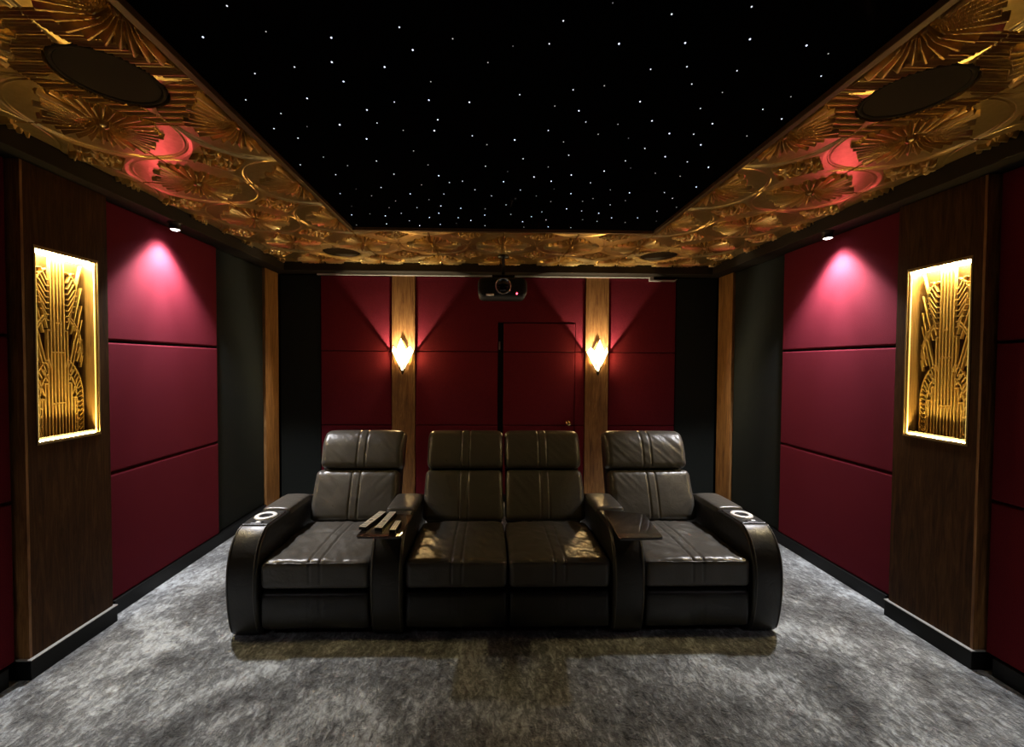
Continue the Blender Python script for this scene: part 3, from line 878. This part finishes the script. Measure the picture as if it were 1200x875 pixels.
ARM_FRONT = spline([(2.352, 0.015), (2.325, 0.06), (2.300, 0.18), (2.292, 0.32), (2.306, 0.44), (2.345, 0.530), (2.405, 0.588), (2.47, 0.603), (2.66, 0.603)], 6)
def armrest(x0, x1, kind, seat_dir):
    """kind 'cup' or 'tray'"""
    bm = bmesh.new()
    prof = ARM_FRONT + [(3.00, 0.600), (3.12, 0.57), (3.16, 0.50), (3.16, 0.02)]
    add_prism(bm, prof, 'x', x0, x1, 0.020, 4)
    arm = smooth_angle(placed('armrest', bm, M['leather_shaded'], sofa))
    # piping along both edges of the front
    for xx in (x0 + 0.016, x1 - 0.016):
        bm = bmesh.new()
        pts = [(xx, y - 0.0005, z + 0.001) for y, z in ARM_FRONT[4:-1]]
        # outward offset of the seam
        add_tube(bm, pts, 0.0035, 6)
        placed('piping', bm, M['leather'], arm, True)
    # padded top behind
    xm, hw = (x0 + x1) / 2, (x1 - x0) / 2
    def d(p):
        return Vector((p.x, p.y, p.z + 0.006 * (1 - (p.x / hw) ** 2) - 0.010 * max(0, p.y / 0.18) ** 2))
    bm = rounded_box((hw + 0.001, 0.165, 0.030), 0.022, (14, 18, 8), d, Matrix.Translation((xm, 2.842, 0.586)))
    placed('arm_pad', bm, M['leather'], arm, True)
    if kind == 'cup':
        # brushed plate with a round well and a small switch
        bm = bmesh.new()
        add_box(bm, x0 + 0.014, x1 - 0.014, 2.435, 2.665, 0.598, 0.6085, 0.004)
        placed('cup_plate', bm, M['leather_shaded'], arm)['label'] = 'flat leather panel round the cup holder'
        bm = bmesh.new()
        cx, cy = xm, 2.565
        add_lathe(bm, [(0.0, 0.609), (0.036, 0.6092), (0.038, 0.613), (0.044, 0.617), (0.057, 0.617), (0.063, 0.613), (0.064, 0.606)], (cx, cy, 0), 'z', 40)
        cup = placed('cup_holder', bm, M['satin'], arm, True); cup['label'] = 'pale steel cup holder ring'
        bm = bmesh.new()
        add_lathe(bm, [(0.0, 0.6105), (0.030, 0.6107), (0.036, 0.6125), (0.040, 0.6135), (0.040, 0.6095)], (cx, cy, 0), 'z', 32)
        placed('cup_well', bm, M['black_plastic'], arm, True)['label'] = 'dark inside of the cup holder'
        bm = bmesh.new()
        add_box(bm, xm - 0.034, xm + 0.034, 2.448, 2.478, 0.606, 0.6115, 0.004)
        placed('switch_plate', bm, M['black_plastic'], arm)
        bm = bmesh.new()
        add_box(bm, xm - 0.004, xm + 0.020, 2.454, 2.470, 0.611, 0.6150, 0.002)
        placed('switch', bm, M['satin'], arm)['label'] = 'small pale seat switch'
    return arm

arms = [armrest(XC - 1.560, XC - 1.385, 'cup', 1), armrest(XC - 0.772, XC - 0.588, 'tray', -1),
        armrest(XC + 0.588, XC + 0.772, 'tray', 1), armrest(XC + 1.385, XC + 1.560, 'cup', -1)]

def seat_unit(xc, hw, seed, back_dx=0.0, head_dx=0.0):
    # ---- seat cushion
    def dseat(p):
        q = p.copy()
        t = max(-1, min(1, p.x / hw)); s = max(-1, min(1, p.y / 0.31))
        top = 1 if p.z > 0 else 0
        q.z += top * (0.016 * (1 - t * t) * (1 - 0.5 * s * s) - 0.010 * max(0, s))
        if top:
            edge = min(1.0, (abs(p.y - 0.31)) / 0.1)
            q.z -= 0.007 * seam(p.x) * edge
            q.z += 0.009 * (fold(p.x, p.y, seed, 9, 14) * (0.35 + 0.65 * abs(t)) + 0.5 * fold(p.x + p.y, p.x - p.y, seed + 3, 22, 9))
        if p.y < -0.27 and p.z > -0.04:
            q.y += 0.005 * seam(p.x) + 0.004 * fold(p.x, p.z, seed + 5, 12, 6)
        # a stitched lip along the front upper edge
        return q
    bm = rounded_box((hw - 0.004, 0.312, 0.080), 0.032, (110, 40, 14), dseat, Matrix.Translation((xc, 2.625, 0.362)))
    placed('seat_cushion', bm, M['leather'], sofa, True)
    bm = bmesh.new()
    add_tube(bm, [(xc - hw + 0.03 + (2 * hw - 0.06) * k / 16, 2.3185 + 0.001 * math.sin(k), 0.432 + 0.002 * math.sin(k * 1.7 + seed)) for k in range(17)], 0.0035, 6)
    placed('seat_piping', bm, M['leather'], sofa, True)
    # ---- footrest below
    def dfoot(p):
        q = p.copy()
        if p.y < 0:
            q.y -= 0.012 * (1 - (p.z / 0.108) ** 2)
            q.y += 0.004 * fold(p.x, p.z, seed + 9, 10, 5)
            q.y += 0.003 * seam(p.x)
        return q
    bm = rounded_box((hw - 0.006, 0.040, 0.108), 0.026, (60, 8, 16), dfoot, Matrix.Translation((xc, 2.362, 0.160)))
    placed('footrest', bm, M['leather_shaded'], sofa, True)
    # ---- reclined back
    lean = Matrix.Translation((xc + back_dx, 2.935, 0.44)) @ Matrix.Rotation(math.radians(-19.5), 4, 'X')
    bw = hw if hw < 0.3 else hw
    bm = rounded_box((bw - 0.012, 0.055, 0.315), 0.035, (20, 8, 20), None, lean @ Matrix.Translation((0, 0.150, 0.285)))
    back = placed('back_shell', bm, M['leather_shaded'], sofa, True)
    def dl(p):
        q = p.copy()
        t = p.x / bw; s = p.z / 0.175
        if p.y < 0.02:
            q.y -= 0.022 * (1 - s * s) * (1 - 0.35 * t * t) + 0.012 * max(0, -s)
            q.y += 0.007 * seam(p.x)
            q.y -= 0.006 * fold(p.x - p.z * 0.9 * (1 if p.x > 0 else -1), p.z, seed + 11, 24, 5) * (0.25 + 0.75 * abs(t)) * (0.4 + 0.6 * max(0, s + 0.4))
            q.y -= 0.003 * fold(p.x, p.z, seed + 13, 8, 8)
        q.x *= 1 + 0.012 * (-s)
        return q
    bm = rounded_box((bw - 0.008, 0.070, 0.178), 0.040, (110, 12, 34), dl, lean @ Matrix.Translation((0, 0.050, 0.172)))
    placed('back_cushion', bm, M['leather'], back, True)
    def dh(p):
        q = p.copy()
        t = p.x / bw; s = p.z / 0.142
        if p.y < 0.02:
            q.y -= 0.020 * (1 - s * s) + 0.010 * max(0, -s)
            q.y += 0.006 * seam(p.x)
            q.y -= 0.0035 * fold(p.x, p.z, seed + 17, 10, 10) + 0.003 * fold(p.x + p.z, p.z, seed + 19, 30, 7)
        if p.z > 0.1:
            q.z -= 0.005 * seam(p.x)
        q.y += 0.035 * max(0, s) ** 2.2
        q.z -= 0.010 * abs(t) ** 6 * max(0, s)
        return q
    bm = rounded_box((bw - 0.013, 0.078, 0.146), 0.042, (110, 14, 28), dh, lean @ Matrix.Translation((head_dx, 0.048, 0.503)))
    placed('headrest', bm, M['leather'], back, True)

seat_unit(XC - 1.0785, 0.3075, 1, 0.014, 0.026)
seat_unit(XC - 0.292, 0.2925, 2, 0, 0.007)
seat_unit(XC + 0.292, 0.2925, 3, 0, -0.007)
seat_unit(XC + 1.0785, 0.3075, 4, -0.006, -0.018)
# frame under the seats
for x0, x1 in ((-1.386, -0.771), (-0.589, 0.589), (0.771, 1.386)):
    box('base_frame', XC + x0, XC + x1, 2.408, 3.16, 0.02, 0.275, M['leather_shaded'], sofa, 0.006)
bm = bmesh.new()
for sx in (-1.47, -0.68, 0.68, 1.47):
    for yy in (2.42, 3.08):
        add_lathe(bm, [(0, 0.022), (0.026, 0.022), (0.024, 0.0), (0, 0.0)], (XC + sx, yy, 0), 'z', 14)
placed('feet', bm, M['black_plastic'], sofa)

# swivel trays
def tray(arm, poly, stem, label):
    bm = bmesh.new()
    # rounded corners
    pts = []
    n = len(poly)
    for i, p in enumerate(poly):
        a, c = Vector(poly[i - 1]), Vector(poly[(i + 1) % n]); p = Vector(p)
        u, v = (a - p).normalized() * 0.022, (c - p).normalized() * 0.022
        for k in range(6):
            t = k / 5
            pts.append(tuple((p + u) * (1 - t) ** 2 + p * 2 * t * (1 - t) + (p + v) * t * t))
    add_prism(bm, pts, 'z', 0.631, 0.645, 0.003, 2)
    o = placed('tray_table', bm, M['tray'], arm); o['label'] = label
    bm = bmesh.new()
    add_lathe(bm, [(0, 0.633), (0.026, 0.633), (0.022, 0.622), (0.022, 0.604), (0.034, 0.600), (0.034, 0.594), (0, 0.594)], (stem[0], stem[1], 0), 'z', 24)
    placed('tray_pivot', bm, M['black_plastic'], arm, True)
tray(arms[1], [(-0.692, 2.172), (-0.455, 2.168), (-0.450, 2.490), (-0.672, 2.500)], (-0.560, 2.46), 'glossy black swivel tray under the remotes')
tray(arms[2], [(0.680, 2.136), (0.918, 2.144), (0.945, 2.488), (0.712, 2.558)], (0.79, 2.50), 'empty glossy black swivel tray with a pitted top')

# remote controls lying on the left tray
def remote(p, q, wd, label):
    a, c = Vector((*p, 0)), Vector((*q, 0))
    L = (c - a).length; mid = (a + c) / 2
    ang = math.atan2(c.y - a.y, c.x - a.x) - math.pi / 2
    t = thing('remote_control', label, 'remote', (mid.x, mid.y, 0.6455), 'remotes on the left tray')
    Mx = Matrix.Translation((mid.x, mid.y, 0.6455)) @ Matrix.Rotation(ang, 4, 'Z')
    bm = bmesh.new(); add_box(bm, -wd / 2, wd / 2, -L / 2, L / 2, 0.0, 0.017, 0.003); bm.transform(Mx)
    placed('body', bm, M['black_plastic'], t)
    bm = bmesh.new(); add_box(bm, -wd / 2 + 0.002, wd / 2 - 0.002, -L / 2 + 0.002, L / 2 - 0.002, 0.0165, 0.0195, 0.001); bm.transform(Mx)
    placed('face_plate', bm, M['remote_face'], t)
    bm = bmesh.new()
    rows = max(3, int(L / 0.022))
    for i in range(rows):
        y = -L / 2 + 0.018 + (L - 0.036) * i / (rows - 1)
        if L > 0.15 and i in (3, 4): continue
        for x in ((-0.010, 0.0, 0.010) if wd > 0.038 else (-0.007, 0.007)):
            add_box(bm, x - 0.0028, x + 0.0028, y - 0.004, y + 0.004, 0.0193, 0.0207)
    if L > 0.15:
        add_lathe(bm, [(0.0, 0.0208), (0.011, 0.0208), (0.012, 0.0193)], (0, -L / 2 + 0.018 + (L - 0.036) * 3.5 / (rows - 1), 0), 'z', 16)
    bm.transform(Mx)
    placed('buttons', bm, M['button'], t)
M['button'] = mat('grey_button', (0.30, 0.28, 0.22), 0.5)
remote((-0.679, 2.250), (-0.628, 2.486), 0.043, 'long silver remote control, leftmost of the three on the tray')
remote((-0.590, 2.240), (-0.566, 2.482), 0.042, 'long silver remote control, middle of the three on the tray')
remote((-0.508, 2.208), (-0.5035, 2.340), 0.035, 'short silver remote control, rightmost of the three on the tray')
